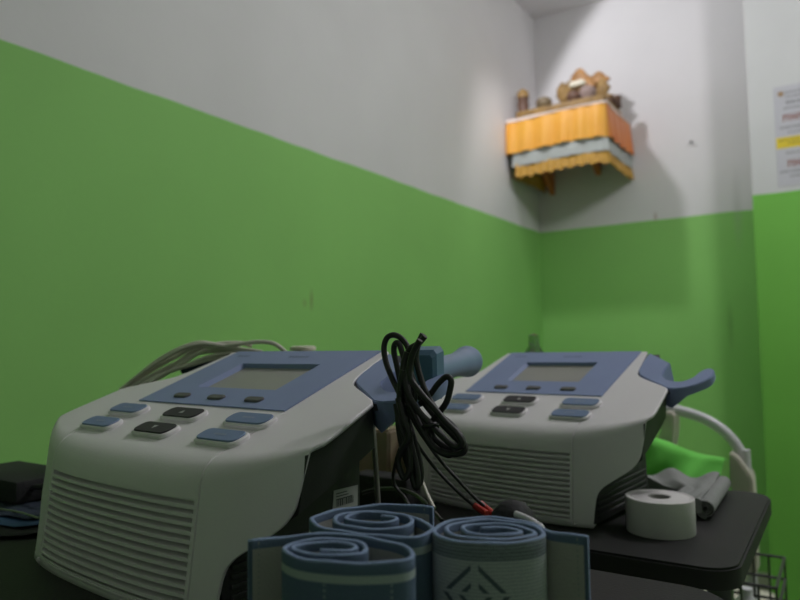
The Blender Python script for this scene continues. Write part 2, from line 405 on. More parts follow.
    def pad(name, cx, ct, a, b, r, e0, e1, m, parent, bev=.0008):
        bm = bmesh.new(); L0 = rounded(cx, ct, a, b, r); L1 = L0; L2 = rounded(cx, ct, a - bev, b - bev, max(r - bev, .0005))
        rr = [[bm.verts.new(TP(u, t, e)) for u, t in L] for L, e in ((L0, e0), (L0, e1 - bev), (L2, e1))]
        N = len(L0)
        for q in range(2):
            for i in range(N): bm.faces.new((rr[q][i], rr[q][(i + 1) % N], rr[q + 1][(i + 1) % N], rr[q + 1][i]))
        bm.faces.new(rr[2]); bm.faces.new(rr[0][::-1]); return bm_obj(name, bm, m, parent, 35)
    for i in (-1, 0, 1):
        for t, tri in ((-.0194, 1), (-.0441, -1)):
            cx = i * .0754; k = pad('key_surround', cx, t, .0222, .0086, .0062, -.0005, .0030, MH, dev)
            cp = pad('key_cap', cx, t + .0002, .0200, .0070, .0050, .0028, .0040, MKD if i == 0 else MKB, k, .0004)
            cp['label'] = 'charcoal key cap with a pale triangle' if i == 0 else 'blue key cap'
            bm = bmesh.new()
            if i == 0:
                w = .0026 * tri; bm.faces.new([bm.verts.new(TP(cx + a, t + b, .0042)) for a, b in ((-w, -w * .8), (w, -w * .8), (0, w))])
                bm_obj('key_icon', bm, MIC, k)
            else:
                for q in range(5):
                    u = cx - .006 + q * .0025; bm.faces.new([bm.verts.new(TP(a, b, .0042)) for a, b in ((u, t - .001), (u + .0017, t - .001), (u + .0017, t + .0012), (u, t + .0012))])
                bm_obj('key_icon', bm, MIB, k)
    for i in (-1, 0, 1):
        k = pad('soft_key', i * .0449, .0118, .0092, .0036, .0030, .0008, .0026, MKG, dev, .0007); k['label'] = 'small dark grey key under the screen'
    # hook-shaped applicator holder on the right ear ------------------
    hk = [(.1008, .1085), (.1025, .085), (.1040, .070), (.1062, .0610), (.1100, .0535), (.118, .0460), (.134, .0350), (.1505, .0235), (.1590, .0222), (.1683, .0247), (.1770, .0320), (.1837, .0409), (.1862, .0490), (.1860, .0580), (.1845, .0650),
          (.1810, .0690), (.1770, .0690), (.1735, .0655), (.1715, .0585), (.1688, .0480), (.1640, .0410), (.1590, .0380), (.1520, .0383), (.1454, .0414), (.1390, .0465), (.1350, .0530), (.1335, .0640), (.1335, .0819), (.118, .0950)]
    def plate(name, pts, e0, e1, m, parent, bev):
        bm = bmesh.new(); f = bm.faces.new([bm.verts.new(TP(u, t, e1)) for u, t in pts])
        r = bmesh.ops.extrude_face_region(bm, geom=[f]); lo = [v for v in r['geom'] if isinstance(v, bmesh.types.BMVert)]; nv = [v for v in bm.verts if v not in set(lo)]
        for v in lo:                                     # the arm gets thinner towards its tip
            q = min(1, max(0, (v.co.x - .150) / .020)); v.co += TP(0, 0, e0 + (-.0085 - e0) * q * (1 if name != 'gasket' else 0)) - TP(0, 0, e1)
        if bev:
            S = set(nv); es = [e for e in bm.edges if e.verts[0] in S and e.verts[1] in S]; bmesh.ops.bevel(bm, geom=es, offset=bev, segments=2, affect='EDGES')
        bmesh.ops.triangulate(bm, faces=[f for f in bm.faces if len(f.verts) > 4])
        return bm_obj(name, bm, m, parent, 40)
    hh = plate('applicator_holder', hk, -.0240, .0000, MBL, dev, .0008); hh['label'] = 'blue hook-shaped applicator holder'
    gk = [(.0985, .108), (.1005, .085), (.1022, .069), (.1048, .0590), (.1088, .0515), (.1165, .0440), (.132, .0332), (.1495, .0222), (.156, .024), (.150, .032), (.125, .06), (.112, .108)]
    plate('gasket', gk, -.0070, -.0022, MGK, dev, 0)
    return dev
dev = thing('therapy_device', 'white and blue electrotherapy device on nearer table with black leads over its hook', 'therapy device')
build_device()
def place(o, org, yaw, rx=0, ry=0):
    R = Matrix.Rotation(yaw, 4, 'Z') @ Matrix.Rotation(rx, 4, 'X') @ Matrix.Rotation(ry, 4, 'Y')
    o.matrix_world = Matrix.Translation(Vector(org) + R.to_3x3() @ Vector((0, 0, W0))) @ R; return o.matrix_world.copy()
def dup(root, label):
    r = root.copy(); COL.objects.link(r); r['label'] = label
    for ch in list(root.children):
        c = ch.copy(); COL.objects.link(c); c.parent = r
        for g_ in ch.children:
            d = g_.copy(); COL.objects.link(d); d.parent = c
    return r
devB = dup(dev, 'white and blue electrotherapy device on farther table, beside the white tape roll')
MA = place(dev, (-.4111, .3517, EYE - .0452), -.0811)
MB_ = place(devB, (-.3038, .7284, EYE - .0630 + .0034), -.1805, .0577, -.0094)
def LA(u, t, e=0): return MA @ TP(u, t, e)
def LB(u, t, e=0): return MB_ @ TP(u, t, e)
for sx in (-1, 1):     # raised rear feet of the right device
    lathe('rear_foot', [(.001, 0), (.008, 0), (.008, .003), (.006, .009), (.001, .009)], MDK, devB, (sx * .085, .045, -.0072), 16)
# serial label on the left device's flank
vs = [(.1086, .0275, -.0560), (.1086, .0525, -.0565), (.1086, .0520, -.0712), (.1086, .0262, -.0685)]
lb = mesh('serial_label', [Vector((a + (.0004 if k < 4 else 0), b, c - W0)) for k, (a, b, c) in enumerate(vs + vs)], [(0, 1, 2, 3), (7, 6, 5, 4), (0, 4, 5, 1), (1, 5, 6, 2), (2, 6, 7, 3), (3, 7, 4, 0)], MLBL, dev)
lb['label'] = 'small grey printed sticker with a barcode'
bm = bmesh.new(); random.seed(11)
def flat(v0, v1, w0, w1): bm.faces.new([bm.verts.new((.1092, a, b - W0)) for a, b in ((v0, w0), (v1, w0), (v1, w1), (v0, w1))])
for k in range(3): flat(.0295, .0295 + .006 + random.random() * .012, -.0590 - k * .0020, -.0583 - k * .0020)
v = .0300
while v < .048: w_ = random.choice((.0004, .0008, .0012)); flat(v, v + w_, -.0675, -.0630); v += w_ + .0008
bm_obj('label_print', bm, MLI, lb)

# ------------------------------------------------------------------ ultrasound applicator in the left device's hook
ap = thing('ultrasound_applicator', 'blue ultrasound hand applicator resting in the hook of the left device', 'applicator', atY(427, 398, .405))
inv = ap.matrix_world.inverted() if False else Matrix.Translation(-Vector(ap.location))
P0 = atY(426, 373, .405); P1 = atY(467, 361.5, .545)
ax = (P1 - P0).normalized(); sd = ax.cross(Vector((0, 0, 1))).normalized(); up = sd.cross(ax)
Fm = Matrix((sd, ax, up)).transposed().to_4x4(); Fm.translation = P0
bm = bmesh.new()       # faceted head
prof = [(-.013, .008, .013), (-.010, .0105, .0165), (.006, .0115, .0185), (.013, .0100, .0150), (.016, .008, .010)]
rg = []
for (y, a, b) in prof:
    rg.append([bm.verts.new(inv @ Fm @ Vector((a * x, y, b * z))) for x, z in ((-1, -.82), (-.8, -1), (.8, -1), (1, -.82), (1, .82), (.8, 1), (-.8, 1), (-1, .82))])
for q in range(4):
    for i in range(8): bm.faces.new((rg[q][i], rg[q][(i + 1) % 8], rg[q + 1][(i + 1) % 8], rg[q + 1][i]))
bm.faces.new(rg[0]); bm.faces.new(rg[-1][::-1]); hd = bm_obj('applicator_head', bm, MTEAL, ap); hd['label'] = 'teal-blue faceted block end'
L = (P1 - P0).length
Rz = Matrix.Rotation(-pi / 2, 4, 'X')
prof = [(.0005, .012), (.0092, .012), (.0094, L * .4), (.0097, L * .62), (.0104, L * .74), (.0120, L * .85)] + [(.0142 * sin(a), L - .0142 * cos(a)) for a in [math.radians(d_) for d_ in (64, 78, 90, 105, 120, 135, 150, 165, 178)]]
lathe('handle', prof, MPRB, ap, seg=32, mtx=inv @ Fm @ Rz)

# ------------------------------------------------------------------ black lead bundle over the hook
bl = thing('black_lead_bundle', 'black cable bundle looped and tied over the left device hook', 'cable', atY(410, 420, .375))
binv = Matrix.Translation(-Vector(bl.location))
def px_path(pts, parent_loc, Y=None):
    out = []
    for p in pts:
        y = p[2] if len(p) > 2 else Y; out.append(atY(p[0], p[1], y) - Vector(parent_loc))
    return out
def strand(name, pts, r, m, parent, Y=None, loc=None):
    return tube(name, px_path(pts, loc if loc is not None else parent.location, Y), r, m, parent, seg=8, sub=6)
R1 = .0019
S = [
 [(405, 410), (400, 395), (392, 378), (386, 362), (384, 348), (387, 338), (394, 335), (402, 339), (408, 348), (411, 362), (410, 378), (404, 392), (402, 408), (405, 425), (413, 445)],
 [(412, 432), (405, 408), (401, 385), (397, 366), (394, 352), (395, 344), (399, 344), (403, 355), (408, 372), (414, 388), (425, 404), (438, 420), (452, 434), (463, 446), (461, 453), (450, 450), (436, 440), (427, 428)],
 [(423, 334), (418, 345), (416, 358), (419, 372), (424, 388), (431, 402), (440, 415), (453, 426), (461, 437), (465, 449), (459, 454), (447, 453), (434, 447), (428, 436), (424, 424), (414, 410), (406, 398), (403, 378), (404, 362), (410, 349), (419, 343), (425, 336)],
 [(400, 412), (402, 392), (405, 372), (411, 356), (417, 346), (420, 341)],
 [(430, 424), (437, 415), (446, 403), (450, 390), (451, 380), (446, 377), (438, 384), (429, 396), (420, 404)],
 [(407, 385), (412, 400), (421, 414), (434, 426), (446, 440), (455, 450), (448, 455), (436, 449), (428, 440), (419, 424), (410, 405)],
 [(403, 370), (400, 388), (399, 410), (401, 430), (406, 452), (411, 472), (416, 488), (418, 480), (415, 460), (410, 440), (407, 420)],
 [(401, 390), (398, 412), (400, 436), (405, 455), (412, 476), (419, 484), (421, 470), (417, 450), (411, 430), (406, 405)],
 [(408, 368), (413, 380), (415, 395), (411, 408), (404, 420), (402, 440), (403, 456)],
 [(407, 352), (403, 368), (406, 388), (416, 408), (430, 424), (444, 438), (456, 447), (462, 443), (457, 433), (446, 422), (434, 408), (420, 392), (410, 376), (412, 356), (420, 340)],
 [(398, 398), (404, 420), (409, 436), (402, 450), (398, 462), (404, 478), (410, 468), (408, 446), (400, 424), (396, 404)],
]
for i, s in enumerate(S):
    n_ = len(s); pts = [(x, y, .352 + .005 * sin(1.7 * i + 2.2 * k / n_) - .0012 * i) for k, (x, y) in enumerate(s)]
    strand('cable_loop', pts, R1, MCB, bl)
tie = [(421, 427, .346), (428, 426, .337), (436, 424, .341), (437, 430, .356), (428, 433, .366), (421, 431, .36), (421, 427, .346)]
tube('cable_tie', px_path(tie, bl.location), .0013, MCB, bl, 6)
lead = [[(402, 396, .345), (406, 418, .345), (415, 440, .35), (430, 462, .376), (448, 482, .38), (466, 499, .385), (477, 508, .388)],
        [(406, 400, .343), (413, 420, .345), (424, 438, .352), (440, 460, .381), (458, 480, .385), (476, 499, .389), (487, 508, .392)]]
for s in lead: strand('lead_wire', s, .0011, MCB, bl)
for (a, b, Y) in (((474, 505), (487, 514), .388), ((480, 503), (493, 514), .392)):
    tube('lead_connector', px_path([(*a, Y), ((a[0] + b[0]) / 2, (a[1] + b[1]) / 2, Y), (*b, Y - .003)], bl.location), .0022, MRED, bl, 8, sub=3)['label'] = 'red lead connector'
# cable on the table between the devices
def cable(lbl, pts, r, m, z=None):
    P = spline([atY(*p) for p in pts], 6); vs, fs = tube_data(P, r, 8)
    o = mesh('cable', vs, fs, m, None, 60); rebase(o, P[0]); return tag(o, lbl, 'cable')
cable('black mains cable running behind the middle strap roll', [(362, 493, .50), (378, 489, .50), (398, 489, .49), (414, 494, .48), (426, 503, .46), (434, 512, .45), (442, 521, .44)], .0016, MCB)
cable('black cable hanging down between the two devices', [(400, 448, .46), (396, 462, .46), (393, 477, .462), (396, 488, .463), (404, 497, .46), (409, 506, .45)], .0015, MCB)
cable('pale thin lead crossing the front left edge of the right device', [(403, 425, .47), (408, 440, .47), (414, 457, .468), (420, 476, .466), (427, 494, .462), (434, 508, .455)], .0016, MCG)
# grey cable bundle behind the left device
gb = thing('grey_cable_bundle', 'grey cable bundle looped behind the upper left edge of the left device', 'cable', atY(200, 365, .47))
G = [
 [(122, 389), (138, 376), (160, 361), (182, 349), (202, 344), (222, 346), (240, 349), (262, 352)],
 [(126, 389), (146, 374), (168, 360), (190, 350), (212, 349), (232, 352)],
 [(131, 388), (152, 375), (174, 364), (196, 354), (218, 351), (236, 352)],
 [(140, 386), (158, 376), (180, 368), (202, 359), (222, 354), (234, 354)],
 [(124, 391), (136, 380), (154, 369), (176, 357), (196, 347), (214, 347), (234, 345), (256, 342), (272, 343), (281, 348), (287, 354)],
 [(150, 383), (168, 372), (190, 365), (208, 360), (226, 357), (236, 356)],
]
G += [
 [(120, 390), (132, 381), (150, 366), (172, 352), (196, 343), (214, 344), (232, 347), (250, 352)],
 [(136, 387), (154, 378), (172, 366), (196, 350), (216, 344), (240, 343), (252, 346)],
 [(144, 385), (164, 375), (186, 361), (204, 351), (224, 349), (240, 352)],
]
for i, s in enumerate(G):
    n_ = len(s); strand('cable_loop', [(x, y, .438 + .055 * k / n_ + .004 * ((i * 5) % 3)) for k, (x, y) in enumerate(s)], .0021, MCG, gb)
strand('cable_wrap', [(182, 371, .462), (196, 367, .468), (212, 363, .474), (226, 358, .48)], .0032, MFAB, gb)

# ------------------------------------------------------------------ rolled straps
def strap_mat(name, kind):
    M = bpy.data.materials.new(name); M.use_nodes = True; n = M.node_tree.nodes; l = M.node_tree.links; b = n['Principled BSDF']
    b.inputs['Roughness'].default_value = .9; b.inputs['Specular IOR Level'].default_value = .2
    uv = n.new('ShaderNodeUVMap'); uv.uv_map = 'UVMap'; sx = n.new('ShaderNodeSeparateXYZ'); l.new(uv.outputs[0], sx.inputs[0])
    def math_(op, a, bv=None, cv=None):
        q = n.new('ShaderNodeMath'); q.operation = op
        for i, z in enumerate((a, bv, cv)):
            if z is None: continue
            if isinstance(z, (int, float)): q.inputs[i].default_value = z
            else: l.new(z, q.inputs[i])
        return q.outputs[0]
    def mixc(f, a, c):
        q = n.new('ShaderNodeMix'); q.data_type = 'RGBA'; l.new(f, q.inputs[0])
        for i, z in ((6, a), (7, c)):
            if isinstance(z, tuple): q.inputs[i].default_value = (*z, 1)
            else: l.new(z, q.inputs[i])
        return q.outputs[2]
    def band(v, lo, hi): return math_('MULTIPLY', math_('GREATER_THAN', v, lo), math_('LESS_THAN', v, hi))
    S, H = sx.outputs[0], sx.outputs[1]      # metres along, metres below the top edge
    BLUE = (.10, .145, .215); LITE = (.36, .42, .43)
    weave = n.new('ShaderNodeTexNoise'); weave.inputs['Scale'].default_value = 900; l.new(uv.outputs[0], weave.inputs['Vector'])
    if kind == 'blue':
        c = mixc(band(H, .0050, .0082), BLUE, LITE)
        d = math_('GREATER_THAN', math_('FRACT', math_('MULTIPLY', H, 420)), .5)
        st = math_('MULTIPLY', band(math_('FRACT', math_('MULTIPLY', math_('ADD', S, .003), 38)), 0, .035), math_('MULTIPLY', d, math_('GREATER_THAN', H, .0085)))
        c = mixc(st, c, (.24, .30, .33))
    elif kind == 'inner':
        c = mixc(math_('LESS_THAN', H, .0040), (.33, .34, .31), (.10, .145, .215))
        c = mixc(band(S, 0, .0018), c, (.085, .125, .185))
        d = math_('GREATER_THAN', math_('FRACT', math_('MULTIPLY', H, 420)), .5)
        c = mixc(math_('MULTIPLY', band(S, .0042, .0048), d), c, (.24, .28, .27))
    else:                                     # knitted grey with a diamond key pattern
        ck = n.new('ShaderNodeTexWave'); ck.wave_type = 'BANDS'; ck.bands_direction = 'Y'; ck.inputs['Scale'].default_value = 210; ck.inputs['Distortion'].default_value = 3
        ck.inputs['Detail Scale'].default_value = 3; l.new(uv.outputs[0], ck.inputs['Vector'])
        ck2 = n.new('ShaderNodeTexWave'); ck2.wave_type = 'BANDS'; ck2.bands_direction = 'X'; ck2.inputs['Scale'].default_value = 260; l.new(uv.outputs[0], ck2.inputs['Vector'])
        kn = math_('MULTIPLY', ck.outputs['Fac'], ck2.outputs['Fac'])
        light = mixc(kn, (.28, .32, .33), (.52, .56, .56)); dark = mixc(kn, (.11, .14, .16), (.34, .38, .39))
        # rotated square spiral (diamond key)
        ca = math_('SUBTRACT', S, .1225); ch = math_('SUBTRACT', H, .0225)
        p = math_('ABSOLUTE', math_('ADD', ca, ch)); q = math_('ABSOLUTE', math_('SUBTRACT', ca, ch)); cheb = math_('MAXIMUM', p, q)
        ringm = math_('MAXIMUM', band(cheb, .0122, .0148), band(cheb, .0050, .0074))
        gap = math_('LESS_THAN', math_('ABSOLUTE', math_('SUBTRACT', p, q)), .0030)
        gap2 = math_('MULTIPLY', gap, math_('LESS_THAN', ch, 0.0))
        patt = math_('MULTIPLY', ringm, math_('SUBTRACT', 1, gap2))
        c = mixc(math_('LESS_THAN', H, .0078), light, dark)
        c = mixc(math_('MULTIPLY', patt, math_('GREATER_THAN', H, .0078)), c, (.085, .11, .13))
    l.new(c, b.inputs['Base Color'])
    bp = n.new('ShaderNodeBump'); bp.inputs['Strength'].default_value = .5; bp.inputs['Distance'].default_value = .0006
    l.new(weave.outputs['Fac'], bp.inputs['Height']); l.new(bp.outputs['Normal'], b.inputs['Normal'])
    return M
MSB, MSI, MSK = strap_mat('strap_blue', 'blue'), strap_mat('strap_inner', 'inner'), strap_mat('strap_knit', 'knit')
MSE = mat('strap_edge', (.21, .29, .44), .85, bump=.4, bscale=900)
def strap(path, htop, outer, lbl, inner_left, th=.0022):
    P = spline([(x, y, 0) for x, y in path], 7); 
    # resample evenly
    L_ = [0]
    for a, b in zip(P, P[1:]): L_.append(L_[-1] + (b - a).length)
    N = int(L_[-1] / .0022); Q = []; j = 0
    for k in range(N + 1):
        s = L_[-1] * k / N
        while j < len(P) - 2 and L_[j + 1] < s: j += 1
        t = (s - L_[j]) / max(1e-9, L_[j + 1] - L_[j]); Q.append((P[j].lerp(P[j + 1], t), s))
    z0, z1 = ZA + .0003, htop
    hs = [0, .0006, .004, .02, .05, (z1 - z0) - .0006, z1 - z0]
    bm = bmesh.new(); uvl = bm.loops.layers.uv.new('UVMap'); cols = []
    for i, (p, s) in enumerate(Q):
        t = (Q[min(i + 1, N)][0] - Q[max(i - 1, 0)][0]).normalized(); nl = Vector((-t.y, t.x, 0))
        c = []
        for side in (1, -1):
            for k, h in enumerate(hs):
                off = th / 2 * (1 if 0 < k < len(hs) - 1 else .6)
                wob = .00022 * sin(s * 260 + k) 
                c.append((bm.verts.new(p + nl * side * off + Vector((0, 0, z1 - h + wob * (1 if k < 2 else 0)))), s, h))
        cols.append(c)
    K = len(hs)
    def face(idx, mi):
        f = bm.faces.new([x[0] for x in idx]); f.material_index = mi; f.smooth = True
        for lo, x in zip(f.loops, idx): lo[uvl].uv = (x[1], x[2])
    il, ir = (1, 0) if inner_left else (0, 1)       # material slots: 0 outer 1 inner 2 edge
    for i in range(N):
        a, b = cols[i], cols[i + 1]
        for k in range(K - 1):
            e = 2 if k in (0, K - 2) else None
            face((a[k], b[k], b[k + 1], a[k + 1]), e if e else il)
            face((a[K + k], a[K + k + 1], b[K + k + 1], b[K + k]), e if e else ir)
        face((a[0], a[K], b[K], b[0]), 2); face((a[K - 1], b[K - 1], b[2 * K - 1], a[2 * K - 1]), 2)
    for c in (cols[0], cols[-1]):
        for k in range(K - 1): face((c[k], c[k + 1], c[K + k + 1], c[K + k]), 2)
    bmesh.ops.recalc_face_normals(bm, faces=bm.faces)
    me = bpy.data.meshes.new('rolled_strap'); bm.to_mesh(me); bm.free()
    o = link('rolled_strap', me, [outer, MSI, MSE]); rebase(o, (sum(p[0] for p in path) / len(path), sum(p[1] for p in path) / len(path), z0)); return tag(o, lbl, 'strap', 'rolled therapy straps')
PA = [[-0.2222, 0.2143], [-0.2152, 0.2238], [-0.2053, 0.2359], [-0.1957, 0.2434], [-0.179, 0.2449], [-0.163, 0.244], [-0.153, 0.2386], [-0.1484, 0.2307], [-0.1519, 0.2229], [-0.166, 0.2131], [-0.1839, 0.2082], [-0.196, 0.2108], [-0.202, 0.2161], [-0.2025, 0.2242], [-0.1946, 0.2349], [-0.1828, 0.2383], [-0.1735, 0.2345], [-0.1693, 0.2274], [-0.1732, 0.2205], [-0.1825, 0.2158], [-0.1934, 0.2147], [-0.1989, 0.2171], [-0.198, 0.2243], [-0.1912, 0.2308], [-0.1807, 0.2335], [-0.1755, 0.2309], [-0.1769, 0.2252], [-0.186, 0.2199]]
PB = [[-0.1827, 0.3068], [-0.1984, 0.3041], [-0.2099, 0.2975], [-0.2224, 0.2792], [-0.2245, 0.2626], [-0.2199, 0.2543], [-0.2044, 0.2469], [-0.1822, 0.2494], [-0.168, 0.2531], [-0.1612, 0.2589], [-0.161, 0.2683], [-0.1654, 0.2755], [-0.1768, 0.2824], [-0.193, 0.2865], [-0.2108, 0.281], [-0.2153, 0.2702], [-0.2114, 0.2614], [-0.2004, 0.2552], [-0.1851, 0.2581], [-0.1757, 0.2666], [-0.1778, 0.2786], [-0.1857, 0.2873-.002], [-0.1986, 0.2854], [-0.2083, 0.2804], [-0.2114, 0.2736], [-0.2083, 0.2664], [-0.1985, 0.2645], [-0.187, 0.2713], [-0.187, 0.279], [-0.1968, 0.2802]]
PC = [[-0.0971, 0.2946], [-0.1072, 0.294], [-0.1154, 0.2948], [-0.1276, 0.3035], [-0.1412, 0.3052], [-0.1525, 0.3008], [-0.1608, 0.2906], [-0.1625, 0.2772], [-0.159, 0.2676], [-0.1508, 0.2614], [-0.1376, 0.2614], [-0.1262, 0.2672], [-0.1167, 0.277], [-0.115, 0.2877], [-0.1212, 0.2972], [-0.1329, 0.3015], [-0.1463, 0.299], [-0.1562, 0.2891], [-0.158, 0.2778], [-0.152, 0.2698], [-0.1406, 0.2674], [-0.1287, 0.2726], [-0.1206, 0.2808], [-0.1192, 0.2889], [-0.1274, 0.2946], [-0.1391, 0.2948], [-0.148, 0.2897], [-0.1516, 0.2815], [-0.1458, 0.2753], [-0.1351, 0.2759], [-0.1274, 0.2823], [-0.1259, 0.2887], [-0.1342, 0.2897], [-0.1441, 0.2839]]
HT = EYE - .085
strap(PA, HT, MSB, 'loosely rolled blue strap with pale stripe, front left of the three, nearest the left device', False)
strap(PB, HT, MSB, 'rolled blue strap with pale stripe standing behind and between the other two', True)
strap(PC, HT, MSK, 'tightly rolled strap with grey knitted outside and diamond key pattern, rightmost of three', True)

# ------------------------------------------------------------------ tape roll
c = (-.1525, .6745); tr = thing('tape_roll', 'white roll of athletic tape standing on the farther black table', 'tape', (c[0], c[1], ZB))
lathe('tape', [(.0105, .0), (.0305, .0), (.0310, .0008), (.0310, .0315), (.0303, .0323), (.0300, .0321), (.0260, .0318), (.0255, .0321), (.0180, .0319), (.0175, .0322), (.0105, .0320), (.0105, .0)], MTAPE, tr, seg=48, smooth=35)
lathe('core', [(.0090, .0006), (.0105, .0002), (.0105, .0322), (.0090, .0318), (.0090, .0006)], MCORE, tr, seg=32, smooth=35)
# ------------------------------------------------------------------ grey folded cloth behind the tape
def slab_cloth(name, lbl, cat, cx, cy, w, d, z, th, yaw, layers, m):
    bm = bmesh.new(); random.seed(5)
    for L_ in range(layers):
        NX, NY = 22, 16; g0 = []; zz = z + L_ * th; s = 1 - .03 * L_
        for lev in (0, 1):
            g = []
            for j in range(NY + 1):
                row = []
                for i in range(NX + 1):
                    u = (i / NX - .5) * w * s; v = (j / NY - .5) * d * s
                    hgt = th * (.1 if lev == 0 else .92) + (0 if lev == 0 else .0012 * sin(u * 90 + L_) + .001 * sin(v * 120 + u * 60))
                    e = max(abs(i / NX - .5), abs(j / NY - .5)) * 2
                    if lev and e > .95: hgt -= th * .35
                    x = u * cos(yaw) - v * sin(yaw); y = u * sin(yaw) + v * cos(yaw)
                    row.append(bm.verts.new((cx + x, cy + y, zz + hgt)))
                g.append(row)
            for j in range(NY):
                for i in range(NX): bm.faces.new((g[j][i], g[j][i + 1], g[j + 1][i + 1], g[j + 1][i]))
            if lev: 
                B0 = [g0[0][i] for i in range(NX + 1)] + [g0[j][NX] for j in range(1, NY + 1)] + [g0[NY][i] for i in range(NX - 1, -1, -1)] + [g0[j][0] for j in range(NY - 1, 0, -1)]
                B1 = [g[0][i] for i in range(NX + 1)] + [g[j][NX] for j in range(1, NY + 1)] + [g[NY][i] for i in range(NX - 1, -1, -1)] + [g[j][0] for j in range(NY - 1, 0, -1)]
                for i in range(len(B0)): bm.faces.new((B0[i], B0[(i + 1) % len(B0)], B1[(i + 1) % len(B0)], B1[i]))
            g0 = g
    o = bm_obj(name, bm, m, None, 50); rebase(o, (cx, cy, z)); return tag(o, lbl, cat)
# a rolled grey cloth: spiral section swept along its length
ca, cb = atZ(706, 520, ZB), atZ(728, 486, ZB); 
cl = thing('rolled_cloth', 'grey cloth folded over with a dark rolled end, behind the tape roll', 'cloth', ((ca.x + cb.x) / 2, (ca.y + cb.y) / 2, ZB))
ax2 = (Vector((cb.x, cb.y, 0)) - Vector((ca.x, ca.y, 0))); ln2 = ax2.length * .78; ax2.normalize(); sdv = Vector((-ax2.y, ax2.x, 0))  # sdv points left
def spiral_cloth(turns, r0, r1, flap):
    pts = []
    for k in range(int(turns * 24) + 1):
        a = -pi / 2 - 2 * pi * turns + 2 * pi * k / 24; r = r0 + (r1 - r0) * k / (turns * 24); pts.append((r * cos(a), r1 + r * sin(a)))
    return pts
sp_ = spiral_cloth(3, .0025, .0098, 0)
sp_ = [(x, z) for x, z in sp_]
vs = []; fs = []; NL = 20
st = Vector((ca.x, ca.y, 0)) - Vector(cl.location); st.z = 0
prof = []
for i, (x, z) in enumerate(sp_):
    a = sp_[max(i - 1, 0)]; b = sp_[min(i + 1, len(sp_) - 1)]; t = Vector((b[0] - a[0], b[1] - a[1])).normalized(); prof.append(((x, z), (x - t.y * .0008, z + t.x * .0008)))
N = len(prof)
for j in range(NL + 1):
    q = st + ax2 * (ln2 * j / NL)
    for (x, z), (x2, z2) in prof:
        w_ = .0006 * sin(j * 1.3 + x * 300)
        vs.append(q - sdv * x * 1.0 + Vector((0, 0, z + .0006 + w_ * .3))); vs.append(q - sdv * x2 + Vector((0, 0, z2 + .0006 + w_ * .3)))
W = 2 * N
for j in range(NL):
    for i in range(N - 1):
        for s in (0, 1):
            a = j * W + 2 * i + s; fs.append((a, a + 2, a + 2 + W, a + W))
for jj in (0, NL):
    for i in range(N - 1): a = jj * W + 2 * i; fs.append((a, a + 1, a + 3, a + 2))
for j in range(NL):
    for i in (0, N - 1): a = j * W + 2 * i; fs.append((a, a + 1, a + 1 + W, a + W))
mesh('roll', vs, fs, MTOW, cl, 60)
# flap lying towards the device, crumpled
vs = []; fs = []; NU, NV = 26, 20
for lev in (0, 1):
    for j in range(NV + 1):
        for i in range(NU + 1):
            u = i / NU; v = j / NV
            q = st + ax2 * (ln2 * (v * 1.02)) + sdv * (.004 + (.030 + .075 * max(0, v - .45) / .55) * u)
            h = .0190 - .003 * u + .0025 * sin(u * 9 + v * 3) * u + .0015 * sin(v * 8 + u * 13) + .008 * max(0, v - .6) * sin(u * 14 + .6)
            vs.append(q + Vector((0, 0, (h if lev else max(.0008, h - .014 - .004 * u)))))
W = (NU + 1); O = W * (NV + 1)
for j in range(NV):
    for i in range(NU):
        a = j * W + i; fs.append((a, a + 1, a + 1 + W, a + W)); a += O; fs.append((a, a + 1, a + 1 + W, a + W))
for i in range(NU):
    for j in (0, NV): a = j * W + i; fs.append((a, a + 1, a + 1 + O, a + O))
for j in range(NV):
    for i in (0, NU): a = j * W + i; fs.append((a, a + W, a + W + O, a + O))
mesh('folded_flap', vs, fs, MTOW, cl, 60)

# ------------------------------------------------------------------ bed beyond the tables
YBED = 1.25
bd = thing('tubular_chair', 'chair with curved white tube back and cream side posts beyond the farther table', 'chair', (-.32, YBED + .2, 0))
bi = -Vector(bd.location)
right = [(668, 409), (684, 412), (700, 417), (714, 424), (727, 434), (737, 446), (743, 459), (746, 473)]
PR = [atY(x, y, YBED) for x, y in right]
xc = PR[0].x - .10
leftp = [Vector((2 * xc - p.x, p.y, p.z + (PR[0].z - p.z) * .0)) for p in PR[::-1]]
rail = leftp + [Vector((xc, YBED, PR[0].z + .004))] + PR
x_r = PR[-1].x; x_l = leftp[0].x
rail = [Vector((x_l, YBED, .02)), Vector((x_l, YBED, .35))] + rail + [Vector((x_r + .002, YBED, .35)), Vector((x_r + .002, YBED, .02))]
tube('back_rail', [p + bi for p in rail], .0088, MWM, bd, 12, 6)
def slab(px4, sgn):
    bm = bmesh.new(); f = [atY(x, y, YBED - .030) + bi for x, y in px4]
    if sgn < 0: f = [Vector((2 * (xc + bi.x) - p.x, p.y, p.z)) for p in f]
    ff = bm.faces.new([bm.verts.new(p) for p in f]); r = bmesh.ops.extrude_face_region(bm, geom=[ff]); bmesh.ops.translate(bm, verts=[v for v in r['geom'] if isinstance(v, bmesh.types.BMVert)], vec=(0, .05, 0))
    bmesh.ops.bevel(bm, geom=list(bm.edges), offset=.003, segments=2, affect='EDGES'); return bm
bm_obj('side_post', slab([(729, 452), (738, 458), (752, 478), (754, 500), (757, 575), (740, 575), (740, 500), (730, 488)], 1), MCREAM, bd, 40)
bm_obj('side_post', slab([(665, 411), (674, 414), (674, 432), (668, 470), (655, 470), (658, 440)], 1), MCREAM, bd, 40)
box('seat', (x_l + .0 + bi.x, .02 - .2, .42), (x_r + bi.x, .22, .46), MCREAM, bd, bev=.012)
for sx in (x_l + bi.x, x_r + bi.x):
    tube('leg', [(sx, .19, .42), (sx, .21, .2), (sx, .22, .0)], .0105, MWM, bd, 12, 2)
